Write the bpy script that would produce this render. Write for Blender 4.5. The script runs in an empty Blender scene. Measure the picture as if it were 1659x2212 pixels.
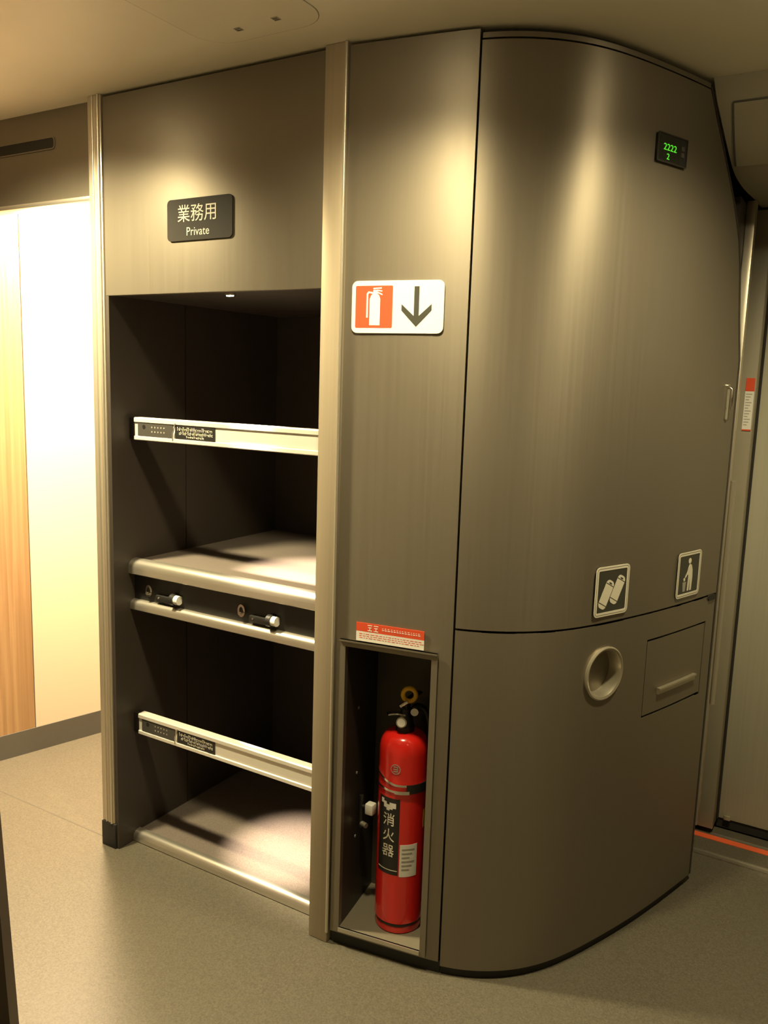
import bpy, bmesh, math, random
from mathutils import Vector, Matrix

# ------------------------------------------------------------------ camera, world, light, exposure
scene = bpy.context.scene
random.seed(7)
V = Vector

cam_data = bpy.data.cameras.new('camera')
cam = bpy.data.objects.new('camera', cam_data)
scene.collection.objects.link(cam)
cam_data.sensor_fit = 'VERTICAL'
cam_data.sensor_height = 24.0
cam_data.lens = 1800.0 / 2212.0 * 24.0
cam_data.clip_start = 0.02
CAM_R = V((0.8582076, 0.5123333, 0.0315315))
CAM_U = V((-0.1057920, 0.1164332, 0.9875482))
CAM_W = V((-0.5022825, 0.8508571, -0.1541246))
CAM_C = V((1.9086, -1.6589, 1.46))
cam.matrix_world = Matrix((
    (CAM_R.x, CAM_U.x, -CAM_W.x, CAM_C.x),
    (CAM_R.y, CAM_U.y, -CAM_W.y, CAM_C.y),
    (CAM_R.z, CAM_U.z, -CAM_W.z, CAM_C.z),
    (0, 0, 0, 1)))
scene.camera = cam

world = bpy.data.worlds.new('world')
scene.world = world
world.use_nodes = True
world.node_tree.nodes['Background'].inputs['Color'].default_value = (1.0, 0.86, 0.62, 1)
world.node_tree.nodes['Background'].inputs['Strength'].default_value = 0.0

scene.view_settings.view_transform = 'Standard'
scene.view_settings.look = 'None'
scene.view_settings.gamma = 1.0
scene.view_settings.use_curve_mapping = False
scene.view_settings.exposure = -0.15

WARM = (1.0, 0.845, 0.49)
# downlights and added fills: position on the ceiling, power, spot angle, tilt towards the cabinets
DOWN_AND_FILL_LIGHTS = [
    ((-0.13, -0.40), 310, 152, 0),
    ((1.04, -0.42), 96, 152, 0),
    ((1.84, 0.19), 92, 152, 0),
    ((1.00, -1.95), 40, 70, 0),  # added fill behind the camera, narrow cone, brightens the ceiling by bounce
    ((2.70, -1.60), 40, 70, 0),  # second added fill out of view, lights the floor for bounce
]
CORRIDOR_POWER = 160
CEIL = 2.2056

# ------------------------------------------------------------------ materials
def nodes_of(name):
    m = bpy.data.materials.new(name)
    m.use_nodes = True
    nt = m.node_tree
    return m, nt, nt.nodes['Principled BSDF']

def plain(name, col, rough=0.5, metal=0.0, spec=0.5, emit=None, estr=0.0, coat=0.0, var=0.06, scale=60.0):
    m, nt, b = nodes_of(name)
    b.inputs['Roughness'].default_value = rough
    b.inputs['Metallic'].default_value = metal
    b.inputs['Specular IOR Level'].default_value = spec
    b.inputs['Coat Weight'].default_value = coat
    tc = nt.nodes.new('ShaderNodeTexCoord')
    nz = nt.nodes.new('ShaderNodeTexNoise')
    nz.inputs['Scale'].default_value = scale
    nz.inputs['Detail'].default_value = 3
    nt.links.new(tc.outputs['Object'], nz.inputs['Vector'])
    mx = nt.nodes.new('ShaderNodeMix'); mx.data_type = 'RGBA'
    mx.inputs[6].default_value = (*[max(0, c * (1 - var)) for c in col], 1)
    mx.inputs[7].default_value = (*[min(1, c * (1 + var)) for c in col], 1)
    nt.links.new(nz.outputs['Fac'], mx.inputs[0])
    nt.links.new(mx.outputs[2], b.inputs['Base Color'])
    if emit:
        b.inputs['Emission Color'].default_value = (*emit, 1)
        b.inputs['Emission Strength'].default_value = estr
    return m

ANISO_ROT = 0.25
def brushed(name, col, rough, metal, stretch=(160, 160, 1.5), var=0.10, bump=0.02, aniso=0.0):
    """paint or metal with fine streaks running vertically"""
    m, nt, b = nodes_of(name)
    b.inputs['Metallic'].default_value = metal
    b.inputs['Anisotropic'].default_value = aniso
    tc = nt.nodes.new('ShaderNodeTexCoord')
    mp = nt.nodes.new('ShaderNodeMapping')
    mp.inputs['Scale'].default_value = stretch
    nz = nt.nodes.new('ShaderNodeTexNoise')
    nz.inputs['Scale'].default_value = 1.0
    nz.inputs['Detail'].default_value = 4
    nt.links.new(tc.outputs['Object'], mp.inputs['Vector'])
    nt.links.new(mp.outputs['Vector'], nz.inputs['Vector'])
    mx = nt.nodes.new('ShaderNodeMix'); mx.data_type = 'RGBA'
    mx.inputs[6].default_value = (*[c * (1 - var) for c in col], 1)
    mx.inputs[7].default_value = (*[min(1, c * (1 + var)) for c in col], 1)
    nt.links.new(nz.outputs['Fac'], mx.inputs[0])
    nt.links.new(mx.outputs[2], b.inputs['Base Color'])
    mr = nt.nodes.new('ShaderNodeMapRange')
    mr.inputs['To Min'].default_value = rough - 0.04
    mr.inputs['To Max'].default_value = rough + 0.04
    nt.links.new(nz.outputs['Fac'], mr.inputs['Value'])
    nt.links.new(mr.outputs['Result'], b.inputs['Roughness'])
    if aniso:
        ge = nt.nodes.new('ShaderNodeNewGeometry')
        cr = nt.nodes.new('ShaderNodeVectorMath'); cr.operation = 'CROSS_PRODUCT'
        nt.links.new(ge.outputs['Normal'], cr.inputs[0])
        cr.inputs[1].default_value = (0, 0, 1)
        nt.links.new(cr.outputs['Vector'], b.inputs['Tangent'])
        b.inputs['Anisotropic Rotation'].default_value = ANISO_ROT
    if bump:
        bp = nt.nodes.new('ShaderNodeBump')
        bp.inputs['Strength'].default_value = bump
        bp.inputs['Distance'].default_value = 0.002
        nt.links.new(nz.outputs['Fac'], bp.inputs['Height'])
        nt.links.new(bp.outputs['Normal'], b.inputs['Normal'])
    return m

def speckled(name, ca, cb, scale, rough, bump=0.05):
    m, nt, b = nodes_of(name)
    b.inputs['Roughness'].default_value = rough
    tc = nt.nodes.new('ShaderNodeTexCoord')
    n1 = nt.nodes.new('ShaderNodeTexNoise')
    n1.inputs['Scale'].default_value = scale
    n1.inputs['Detail'].default_value = 5
    n1.inputs['Roughness'].default_value = 0.7
    nt.links.new(tc.outputs['Object'], n1.inputs['Vector'])
    rp = nt.nodes.new('ShaderNodeValToRGB')
    rp.color_ramp.elements[0].position = 0.32
    rp.color_ramp.elements[1].position = 0.68
    rp.color_ramp.elements[0].color = (*ca, 1)
    rp.color_ramp.elements[1].color = (*cb, 1)
    nt.links.new(n1.outputs['Fac'], rp.inputs['Fac'])
    nt.links.new(rp.outputs['Color'], b.inputs['Base Color'])
    bp = nt.nodes.new('ShaderNodeBump')
    bp.inputs['Strength'].default_value = bump
    bp.inputs['Distance'].default_value = 0.001
    nt.links.new(n1.outputs['Fac'], bp.inputs['Height'])
    nt.links.new(bp.outputs['Normal'], b.inputs['Normal'])
    return m

def wood(name, ca, cb):
    m, nt, b = nodes_of(name)
    b.inputs['Roughness'].default_value = 0.45
    tc = nt.nodes.new('ShaderNodeTexCoord')
    mp = nt.nodes.new('ShaderNodeMapping')
    mp.inputs['Scale'].default_value = (70, 70, 1.2)
    nz = nt.nodes.new('ShaderNodeTexNoise')
    nz.inputs['Scale'].default_value = 1.0
    nz.inputs['Detail'].default_value = 5
    nz.inputs['Distortion'].default_value = 0.6
    nt.links.new(tc.outputs['Object'], mp.inputs['Vector'])
    nt.links.new(mp.outputs['Vector'], nz.inputs['Vector'])
    rp = nt.nodes.new('ShaderNodeValToRGB')
    rp.color_ramp.elements[0].position = 0.35
    rp.color_ramp.elements[1].position = 0.65
    rp.color_ramp.elements[0].color = (*ca, 1)
    rp.color_ramp.elements[1].color = (*cb, 1)
    nt.links.new(nz.outputs['Fac'], rp.inputs['Fac'])
    nt.links.new(rp.outputs['Color'], b.inputs['Base Color'])
    return m

M = {}
M['paint'] = brushed('taupe_metallic_paint', (0.245, 0.214, 0.166), 0.47, 0.72, aniso=0.42, var=0.05)
M['post'] = brushed('light_taupe_paint', (0.44, 0.37, 0.27), 0.45, 0.45)
M['alu'] = brushed('satin_aluminium', (0.66, 0.62, 0.54), 0.32, 0.85, stretch=(2, 200, 200), var=0.05)
M['alu_v'] = brushed('satin_aluminium_vertical', (0.62, 0.57, 0.47), 0.34, 0.75, var=0.05)
M['bar'] = brushed('anodised_bar', (0.78, 0.75, 0.68), 0.36, 0.35, stretch=(2, 200, 200), var=0.04)
M['chrome'] = plain('chrome', (0.75, 0.73, 0.70), 0.15, 1.0)
M['floor'] = speckled('speckled_vinyl_floor', (0.066, 0.057, 0.040), (0.132, 0.116, 0.084), 230, 0.5)
M['seam'] = plain('floor_seam_filler', (0.09, 0.08, 0.06), 0.7)
M['ceiling'] = plain('ceiling_paint', (0.82, 0.77, 0.64), 0.5, scale=8, var=0.03)
M['hatch'] = plain('hatch_paint', (0.80, 0.75, 0.62), 0.42, scale=8, var=0.03)
M['joint'] = plain('dark_joint', (0.02, 0.018, 0.014), 0.8)
M['black'] = plain('black_plastic', (0.014, 0.013, 0.012), 0.45)
M['rubber'] = plain('black_rubber', (0.012, 0.011, 0.010), 0.6)
M['interior'] = brushed('dark_brown_laminate', (0.042, 0.033, 0.026), 0.5, 0.0, bump=0)
M['shelf'] = speckled('grey_brown_shelf_carpet', (0.085, 0.067, 0.055), (0.18, 0.148, 0.125), 420, 0.8, 0.2)
M['white'] = plain('white_print', (0.80, 0.78, 0.72), 0.45, var=0.02)
M['red'] = plain('signal_red_print', (0.72, 0.085, 0.03), 0.45, var=0.03)
M['arrow'] = plain('dark_olive_print', (0.045, 0.045, 0.033), 0.5)
M['plate'] = plain('dark_grey_plate', (0.030, 0.026, 0.020), 0.6, spec=0.15)
M['plate2'] = plain('charcoal_plate', (0.055, 0.052, 0.046), 0.4)
M['print'] = plain('cream_lettering', (0.70, 0.66, 0.54), 0.5)
M['greyprint'] = plain('grey_lettering', (0.33, 0.31, 0.27), 0.5)
M['ext'] = plain('glossy_red_enamel', (0.70, 0.018, 0.012), 0.22, coat=0.6, var=0.03)
M['yellow'] = plain('yellow_plastic', (0.72, 0.42, 0.02), 0.45)
M['white_wall'] = plain('cream_wall_laminate', (0.60, 0.53, 0.42), 0.5, var=0.015, scale=5)
M['wood'] = wood('pale_wood_veneer', (0.27, 0.155, 0.072), (0.36, 0.225, 0.115))
M['base'] = plain('grey_baseboard', (0.085, 0.08, 0.07), 0.6)
M['door'] = brushed('door_paint', (0.50, 0.48, 0.38), 0.5, 0.2, bump=0)
M['wall'] = plain('beige_wall_panel', (0.30, 0.27, 0.20), 0.5, scale=6)
M['dark_wall'] = plain('dark_brown_panel', (0.075, 0.055, 0.04), 0.6, scale=10)
M['orange'] = plain('orange_safety_stripe', (0.80, 0.13, 0.04), 0.5)
M['screen'] = plain('display_glass', (0.012, 0.014, 0.010), 0.25)
M['led'] = plain('green_led', (0.05, 0.4, 0.02), 0.5, emit=(0.10, 0.80, 0.03), estr=0.9)
M['ring'] = plain('satin_nickel', (0.50, 0.46, 0.36), 0.38, 0.7)
M['cove'] = plain('door_header_paint', (0.30, 0.27, 0.20), 0.5, scale=8, var=0.03)
M['lens'] = plain('lamp_diffuser', (0.9, 0.85, 0.7), 0.5, emit=(1.0, 0.83, 0.5), estr=100.0)
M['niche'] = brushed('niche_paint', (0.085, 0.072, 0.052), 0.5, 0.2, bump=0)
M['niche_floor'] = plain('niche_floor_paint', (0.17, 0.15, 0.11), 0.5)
M['diffuser'] = plain('passage_diffuser', (0.9, 0.85, 0.7), 0.5, emit=(1.0, 0.8, 0.5), estr=8.0)
M['hose'] = plain('black_rubber_hose', (0.02, 0.018, 0.016), 0.4)

# ------------------------------------------------------------------ helpers
COL = scene.collection
ORI = {}

def tag(o, label=None, cat=None, group=None, kind=None):
    if label: o['label'] = label
    if cat: o['category'] = cat
    if group: o['group'] = group
    if kind: o['kind'] = kind
    return o

def empty(name, loc, label, cat, group=None, kind=None):
    o = bpy.data.objects.new(name, None)
    o.empty_display_size = 0.05
    o.location = loc
    COL.objects.link(o)
    ORI[o] = V(loc)
    return tag(o, label, cat, group, kind)

def link(name, verts, faces, mat, parent=None, smooth=False, smooth_angle=None):
    """verts in world coordinates -> one mesh object"""
    verts = [V(v) for v in verts]
    if parent is None:
        n = len(verts)
        org = V((sum(v.x for v in verts) / n, sum(v.y for v in verts) / n, min(v.z for v in verts)))
    else:
        org = ORI[parent]
    me = bpy.data.meshes.new(name)
    me.from_pydata([v - org for v in verts], [], faces)
    bm = bmesh.new(); bm.from_mesh(me)
    bmesh.ops.recalc_face_normals(bm, faces=bm.faces)
    bm.to_mesh(me); bm.free()
    if smooth:
        for p in me.polygons: p.use_smooth = True
        me.set_sharp_from_angle(angle=math.radians(smooth_angle or 40))
    me.materials.append(M[mat])
    o = bpy.data.objects.new(name, me)
    COL.objects.link(o)
    if parent is None:
        o.location = org
        ORI[o] = org
    else:
        o.parent = parent
        ORI[o] = org
    return o

def boxgeo(x0, x1, y0, y1, z0, z1, bev=0.0):
    if bev <= 0:
        v = [(x0,y0,z0),(x1,y0,z0),(x1,y1,z0),(x0,y1,z0),(x0,y0,z1),(x1,y0,z1),(x1,y1,z1),(x0,y1,z1)]
        f = [(0,3,2,1),(4,5,6,7),(0,1,5,4),(1,2,6,5),(2,3,7,6),(3,0,4,7)]
        return v, f
    bm = bmesh.new()
    bmesh.ops.create_cube(bm, size=1)
    for q in bm.verts:
        q.co = V(((x0+x1)/2 + q.co.x*(x1-x0), (y0+y1)/2 + q.co.y*(y1-y0), (z0+z1)/2 + q.co.z*(z1-z0)))
    bmesh.ops.bevel(bm, geom=bm.edges[:], offset=bev, segments=2, affect='EDGES', profile=0.5)
    bm.verts.index_update()
    v = [tuple(q.co) for q in bm.verts]
    f = [tuple(q.index for q in fc.verts) for fc in bm.faces]
    bm.free()
    return v, f

def box(name, x0, x1, y0, y1, z0, z1, mat, parent=None, bev=0.0):
    v, f = boxgeo(x0, x1, y0, y1, z0, z1, bev)
    return link(name, v, f, mat, parent, smooth=bev > 0)

def merge(*geos):
    v, f = [], []
    for gv, gf in geos:
        k = len(v)
        v += list(gv); f += [tuple(i + k for i in q) for q in gf]
    return v, f

class Frame:
    """a flat place on a surface: origin, u along, v up, n outwards"""
    def __init__(s, o, u, v, n):
        s.o, s.u, s.v, s.n = V(o), V(u).normalized(), V(v).normalized(), V(n).normalized()
    def __call__(s, a, b, c=0.0):
        return s.o + s.u * a + s.v * b + s.n * c

def prismgeo(poly, fr, c0, c1):
    n = len(poly)
    v = [fr(a, b, c0) for a, b in poly] + [fr(a, b, c1) for a, b in poly]
    f = [tuple(range(n - 1, -1, -1)), tuple(range(n, 2 * n))]
    f += [(i, (i + 1) % n, n + (i + 1) % n, n + i) for i in range(n)]
    return v, f

def prism(name, polys, fr, c0, c1, mat, parent=None):
    v, f = merge(*[prismgeo(p, fr, c0, c1) for p in polys])
    return link(name, v, f, mat, parent)

def rrect(w, h, r, k=5, cx=0.0, cy=0.0):
    out = []
    for qx, qy, a0 in ((1, 1, 0), (-1, 1, 90), (-1, -1, 180), (1, -1, 270)):
        for i in range(k + 1):
            a = math.radians(a0 + 90 * i / k)
            out.append((cx + qx * (w / 2 - r) + r * math.cos(a), cy + qy * (h / 2 - r) + r * math.sin(a)))
    return out

def rect(a0, a1, b0, b1):
    return [(a0, b0), (a1, b0), (a1, b1), (a0, b1)]

def circ(cx, cy, r, k=24, ry=None):
    ry = ry or r
    return [(cx + r * math.cos(2 * math.pi * i / k), cy + ry * math.sin(2 * math.pi * i / k)) for i in range(k)]

def ringgeo(outer, inner, fr, c0, c1):
    n = len(outer)
    v = [fr(a, b, c0) for a, b in outer] + [fr(a, b, c1) for a, b in outer] \
      + [fr(a, b, c0) for a, b in inner] + [fr(a, b, c1) for a, b in inner]
    f = []
    for i in range(n):
        j = (i + 1) % n
        f += [(i, j, n + j, n + i), (n + i, n + j, 3*n + j, 3*n + i), (3*n + i, 3*n + j, 2*n + j, 2*n + i), (2*n + i, 2*n + j, j, i)]
    return v, f

def ring(name, outer, inner, fr, c0, c1, mat, parent=None):
    v, f = ringgeo(outer, inner, fr, c0, c1)
    return link(name, v, f, mat, parent)

def rot2(p, deg, cx=0, cy=0):
    c, s = math.cos(math.radians(deg)), math.sin(math.radians(deg))
    return [(cx + a * c - b * s, cy + a * s + b * c) for a, b in p]

def lathegeo(profile, cx, cy, seg=40):
    v, f = [], []
    for r, z in profile:
        for i in range(seg):
            a = 2 * math.pi * i / seg
            v.append((cx + r * math.cos(a), cy + r * math.sin(a), z))
    for k in range(len(profile) - 1):
        for i in range(seg):
            j = (i + 1) % seg
            f.append((k*seg + i, k*seg + j, (k+1)*seg + j, (k+1)*seg + i))
    f.append(tuple(range(seg - 1, -1, -1)))
    f.append(tuple((len(profile) - 1) * seg + i for i in range(seg)))
    return v, f

def lathe(name, profile, cx, cy, mat, parent=None, seg=40):
    v, f = lathegeo(profile, cx, cy, seg)
    return link(name, v, f, mat, parent, smooth=True)

def tubegeo(path, r, seg=10, closed=False):
    path = [V(p) for p in path]
    n = len(path)
    v, f = [], []
    prev = None
    for i, p in enumerate(path):
        a = path[(i - 1) % n] if (closed or i > 0) else p
        b = path[(i + 1) % n] if (closed or i < n - 1) else p
        t = (b - a).normalized()
        if prev is None:
            x = t.cross(V((0, 0, 1)))
            if x.length < 1e-3: x = t.cross(V((1, 0, 0)))
        else:
            x = prev - t * prev.dot(t)
        x.normalize(); prev = x
        y = t.cross(x)
        rr = r[i] if isinstance(r, (list, tuple)) else r
        for k in range(seg):
            q = 2 * math.pi * k / seg
            v.append(p + (x * math.cos(q) + y * math.sin(q)) * rr)
    m = n if closed else n - 1
    for i in range(m):
        j = (i + 1) % n
        for k in range(seg):
            l = (k + 1) % seg
            f.append((i*seg + k, i*seg + l, j*seg + l, j*seg + k))
    if not closed:
        f.append(tuple(range(seg)))
        f.append(tuple((n - 1) * seg + k for k in range(seg - 1, -1, -1)))
    return v, f

def tube(name, path, r, mat, parent=None, seg=10, closed=False):
    v, f = tubegeo(path, r, seg, closed)
    return link(name, v, f, mat, parent, smooth=True, smooth_angle=60)

def cyl(name, p0, p1, r, mat, parent=None, seg=24):
    return tube(name, [p0, p1], r, mat, parent, seg)

def profile_x(name, prof, x0, x1, mat, parent=None, smooth=True):
    """a (y, z) outline extruded along x"""
    n = len(prof)
    v = [(x0, y, z) for y, z in prof] + [(x1, y, z) for y, z in prof]
    f = [tuple(range(n)), tuple(range(2*n - 1, n - 1, -1))]
    f += [(i, n + i, n + (i + 1) % n, (i + 1) % n) for i in range(n)]
    return link(name, v, f, mat, parent, smooth=smooth)

def text(name, body, size, fr, a, b, mat, parent=None, depth=0.0006, c=0.001, squash=1.0):
    cu = bpy.data.curves.new(name, 'FONT')
    cu.body = body
    cu.size = size
    cu.align_x = 'CENTER'; cu.align_y = 'CENTER'
    cu.extrude = depth / 2
    cu.resolution_u = 3
    t = bpy.data.objects.new(name + '_curve', cu)
    COL.objects.link(t)
    dg = bpy.context.evaluated_depsgraph_get()
    me = bpy.data.meshes.new_from_object(t.evaluated_get(dg))
    vs = [fr(a + q.co.x * squash, b + q.co.y, c + q.co.z) for q in me.vertices]
    fs = [tuple(p.vertices) for p in me.polygons]
    bpy.data.objects.remove(t); bpy.data.curves.remove(cu); bpy.data.meshes.remove(me)
    return link(name, vs, fs, mat, parent)

def thickgeo(pts, faces, norms, th):
    """front sheet + back sheet + rim"""
    n = len(pts)
    used = sorted({i for f in faces for i in f})
    mp = {i: k for k, i in enumerate(used)}
    m = len(used)
    v = [pts[i] for i in used] + [pts[i] - norms[i] * th for i in used]
    f = [tuple(mp[i] for i in q) for q in faces]
    g = [tuple(m + i for i in reversed(q)) for q in f]
    cnt = {}
    for q in f:
        for i in range(len(q)):
            e = (q[i], q[(i + 1) % len(q)])
            cnt[tuple(sorted(e))] = None if tuple(sorted(e)) in cnt else e
    rim = [(e[1], e[0], m + e[0], m + e[1]) for e in cnt.values() if e]
    return v, f + g + rim

# ------------------------------------------------------------------ the plan curve of the rounded cabinet
HEAD = [(0, 7.5), (.20, 9), (.28, 11.5), (.333, 19), (.395, 29), (.463, 40), (.543, 52), (.626, 62),
        (.72, 66.5), (.84, 68.5), (.97, 71.5), (1.10, 73.5), (1.40, 75)]
def heading(s):
    if s <= 0: return math.radians(HEAD[0][1])
    for (a, p), (b, q) in zip(HEAD, HEAD[1:]):
        if s <= b: return math.radians(p + (q - p) * (s - a) / (b - a))
    return math.radians(HEAD[-1][1])
DS = 0.002
PATH = [(0.803, 0.003)]
for i in range(800):
    h = heading((i + .5) * DS)
    PATH.append((PATH[-1][0] + DS * math.cos(h), PATH[-1][1] + DS * math.sin(h)))
def cpos(s, z=0.0, off=0.0):
    i = min(max(int(s / DS), 0), len(PATH) - 2)
    t = s / DS - i
    x = PATH[i][0] + (PATH[i+1][0] - PATH[i][0]) * t
    y = PATH[i][1] + (PATH[i+1][1] - PATH[i][1]) * t
    n = cnorm(s)
    return V((x + n.x * off, y + n.y * off, z))
def cnorm(s):
    h = heading(s)
    return V((math.sin(h), -math.cos(h), 0))
def cframe(s, z, off=0.0):
    h = heading(s)
    return Frame(cpos(s, z, off), (math.cos(h), math.sin(h), 0), (0, 0, 1), cnorm(s))

def frange(a, b, step):
    n = max(1, int(round((b - a) / step)))
    return [a + (b - a) * i / n for i in range(n + 1)]

def sheet(name, ss, zs, off, th, mat, parent, skip=None, send=None, extra=None):
    """a panel on the plan curve; skip(sa, sb, za, zb) leaves cells out; send(z) trims the far end"""
    pts, nor, faces = [], [], []
    ns = len(ss)
    for z in zs:
        e = send(z) if send else None
        for s in ss:
            if e is not None:
                s = ss[0] + (s - ss[0]) * (e - ss[0]) / (ss[-1] - ss[0])
            pts.append(cpos(s, z, off)); nor.append(cnorm(s))
    for j in range(len(zs) - 1):
        for i in range(ns - 1):
            if skip and skip((ss[i] + ss[i+1]) / 2, (zs[j] + zs[j+1]) / 2): continue
            faces.append((j*ns + i, j*ns + i + 1, (j+1)*ns + i + 1, (j+1)*ns + i))
    if extra: extra(pts, nor, faces)
    v, f = thickgeo(pts, faces, nor, th)
    return link(name, v, f, mat, parent, smooth=True, smooth_angle=30)

# ------------------------------------------------------------------ setting
fl = box('floor', -1.5, 3.4, -2.7, 2.3, -0.05, 0.0, 'floor'); tag(fl, kind='structure')
box('floor_seam', -1.2, -0.06, 0.024, 0.029, -0.001, 0.0006, 'seam', fl)
ce = box('ceiling', -1.5, 3.4, -2.7, 2.3, CEIL, CEIL + 0.05, 'ceiling'); tag(ce, kind='structure')

tag(box('wall_back', -1.5, 3.4, -2.7, -2.65, 0, CEIL, 'wall'), kind='structure')
tag(box('wall_right', 3.35, 3.4, -2.65, 2.3, 0, CEIL, 'wall'), kind='structure')
tag(box('wall_left', -1.5, -1.45, -2.65, 0.03, 0, CEIL, 'wall'), kind='structure')

# partition above the passage opening, with its vent slot
wf = box('wall_front', -1.45, -0.055, 0.03, 0.06, 1.955, CEIL, 'paint'); tag(wf, kind='structure')
tag(box('wall_front_side', -1.45, -0.885, 0.031, 0.06, 0.0, 1.954, 'wall'), kind='structure')
fw = Frame((-0.42, 0.03, 2.115), (1, 0, 0), (0, 0, 1), (0, -1, 0))
o_, i_ = rrect(0.374, 0.036, 0.012), rrect(0.366, 0.028, 0.009)
ring('vent_rim', o_, i_, fw, 0.0, 0.002, 'paint', wf)
prism('vent_slot', [i_], fw, -0.001, 0.0008, 'joint', wf)
box('opening_lintel', -0.95, -0.055, 0.026, 0.075, 1.942, 1.955, 'alu', wf, 0.002)

# passage wall beyond the opening: wood veneer, then cream laminate
WA, WT = V((-0.82, 0.17, 0)), V((0.10, 0.38, 0)).normalized()
WN = V((WT.y, -WT.x, 0))
wfr = Frame(WA, WT, (0, 0, 1), WN)
wc = prism('wall_corridor', [rect(-0.20, 2.0, 0, 2.2)], wfr, -0.08, -0.02, 'white_wall'); tag(wc, kind='structure')
prism('wood_panel', [rect(-0.20, 0.134, 0.095, 2.2)], wfr, -0.02, 0.0, 'wood', wc)
prism('cream_panel', [rect(0.138, 2.0, 0.095, 2.2)], wfr, -0.02, 0.0, 'white_wall', wc)
bb = prism('baseboard_corridor', [rect(-0.20, 2.0, 0, 0.095)], wfr, -0.02, 0.004, 'base'); tag(bb, kind='structure')
tag(box('wall_passage_end', -1.4, 0.0, 1.9, 1.95, 0, CEIL, 'white_wall'), kind='structure')
tag(box('wall_passage_side', -0.05, -0.03, 0.06, 1.9, 0, CEIL, 'white_wall'), kind='structure')

# left aluminium post with ribs
t1 = box('trim_1', -0.054, -0.001, -0.004, 0.075, 0.081, CEIL, 'alu_v', None, 0.003); tag(t1, kind='structure')
cyl('rib', (-0.010, -0.005, 0.082), (-0.010, -0.005, CEIL - 0.001), 0.0042, 'alu_v', t1, 12)
cyl('rib', (-0.034, -0.0035, 0.082), (-0.034, -0.0035, CEIL - 0.001), 0.0030, 'alu_v', t1, 12)
box('groove', -0.026, -0.019, -0.0045, 0.0, 0.082, CEIL - 0.001, 'post', t1)

# middle post between rack and extinguisher cabinet
t2 = box('trim_2', 0.7405, 0.7985, -0.006, 0.09, 0.0, CEIL, 'post', None, 0.003); tag(t2, kind='structure')
cyl('bead', (0.7975, -0.004, 0.03), (0.7975, -0.004, CEIL - 0.001), 0.0042, 'alu_v', t2, 12)

# raked dark partition end close to the camera on the left
pd = V((-0.94, -0.34, 0)).normalized()
pn = V((-0.34, 0.94, 0)).normalized() * 0.03
pb = V((0.378, -0.614, 0))
pv = [pb, pb + pd * 0.047 + V((0, 0, 0.95)), pb + pd * 1.5 + V((0, 0, 0.95)), pb + pd * 1.5]
vv = pv + [p - pn for p in pv]
tag(link('wall_partition', vv, [(0,1,2,3),(4,7,6,5),(0,4,5,1),(1,5,6,2),(2,6,7,3),(3,7,4,0)], 'dark_wall'), kind='structure')

# ------------------------------------------------------------------ service rack (open shelves)
rack = empty('service_rack', (0.37, 0.05, 0), 'open dark service rack with aluminium-edged shelves left of the fire extinguisher cabinet', 'shelf rack')
box('header_panel', 0.001, 0.738, 0.0, 0.018, 1.674, CEIL - 0.007, 'paint', rack, 0.002)
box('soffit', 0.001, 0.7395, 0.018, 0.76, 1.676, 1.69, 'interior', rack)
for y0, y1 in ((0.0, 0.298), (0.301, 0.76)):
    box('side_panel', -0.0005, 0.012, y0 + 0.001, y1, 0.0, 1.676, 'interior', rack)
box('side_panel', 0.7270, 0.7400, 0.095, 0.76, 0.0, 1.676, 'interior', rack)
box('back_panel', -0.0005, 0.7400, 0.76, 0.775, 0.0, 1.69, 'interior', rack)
ft = box('foot', -0.056, 0.004, -0.006, 0.072, 0.0, 0.0805, 'rubber', rack, 0.002)

def nosing(y0, y1, z0, z1, k=7):
    """front edge strip, rounded at the top front"""
    r = min(y1 - y0, (z1 - z0) * 0.6)
    pr = [(y1, z0), (y0 + 0.002, z0), (y0, z0 + 0.002)]
    for i in range(k + 1):
        a = math.radians(180 - 90 * i / k)
        pr.append((y0 + r + r * math.cos(a), z1 - r + r * math.sin(a)))
    pr.append((y1, z1))
    return pr

# upper shelf: board, edge, black fascia with latches, lower rail
sh = box('shelf', 0.012, 0.727, 0.085, 0.758, 0.878, 0.905, 'shelf', rack)
profile_x('shelf_edge', nosing(0.056, 0.088, 0.868, 0.912), 0.006, 0.7270, 'alu', sh)
box('fascia', 0.008, 0.7270, 0.080, 0.090, 0.786, 0.869, 'black', sh)
profile_x('lower_rail', nosing(0.060, 0.092, 0.757, 0.787), 0.006, 0.7270, 'alu', sh)
box('underside_board', 0.012, 0.727, 0.092, 0.758, 0.757, 0.772, 'interior', sh)
for x in (0.079, 0.437):
    la = box('latch', x + 0.030, x + 0.112, 0.068, 0.080, 0.795, 0.815, 'black', sh, 0.004)
    fr = Frame((x, 0.080, 0.821), (1, 0, 0), (0, 0, 1), (0, -1, 0))
    ring('latch_eye', circ(0, 0, 0.013, 20, 0.018), circ(0, 0, 0.007, 20, 0.011), fr, 0, 0.008, 'chrome', sh)
    prism('latch_pin', [circ(0.0, -0.006, 0.0055, 14)], fr, 0, 0.016, 'chrome', sh)
    cyl('roller', (x + 0.112, 0.070, 0.812), (x + 0.128, 0.070, 0.812), 0.0135, 'white', sh, 18)
    cyl('roller_collar', (x + 0.098, 0.070, 0.812), (x + 0.112, 0.070, 0.812), 0.017, 'black', sh, 18)
    prism('latch_screw', [circ(0.045, -0.014, 0.003, 10)], fr, 0.012, 0.0135, 'chrome', sh)

# floor shelf
fs = box('floor_shelf', 0.012, 0.727, 0.085, 0.758, 0.0, 0.027, 'shelf', rack)
profile_x('shelf_edge', nosing(0.060, 0.088, 0.0005, 0.034), 0.012, 0.7270, 'alu', fs)

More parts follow.
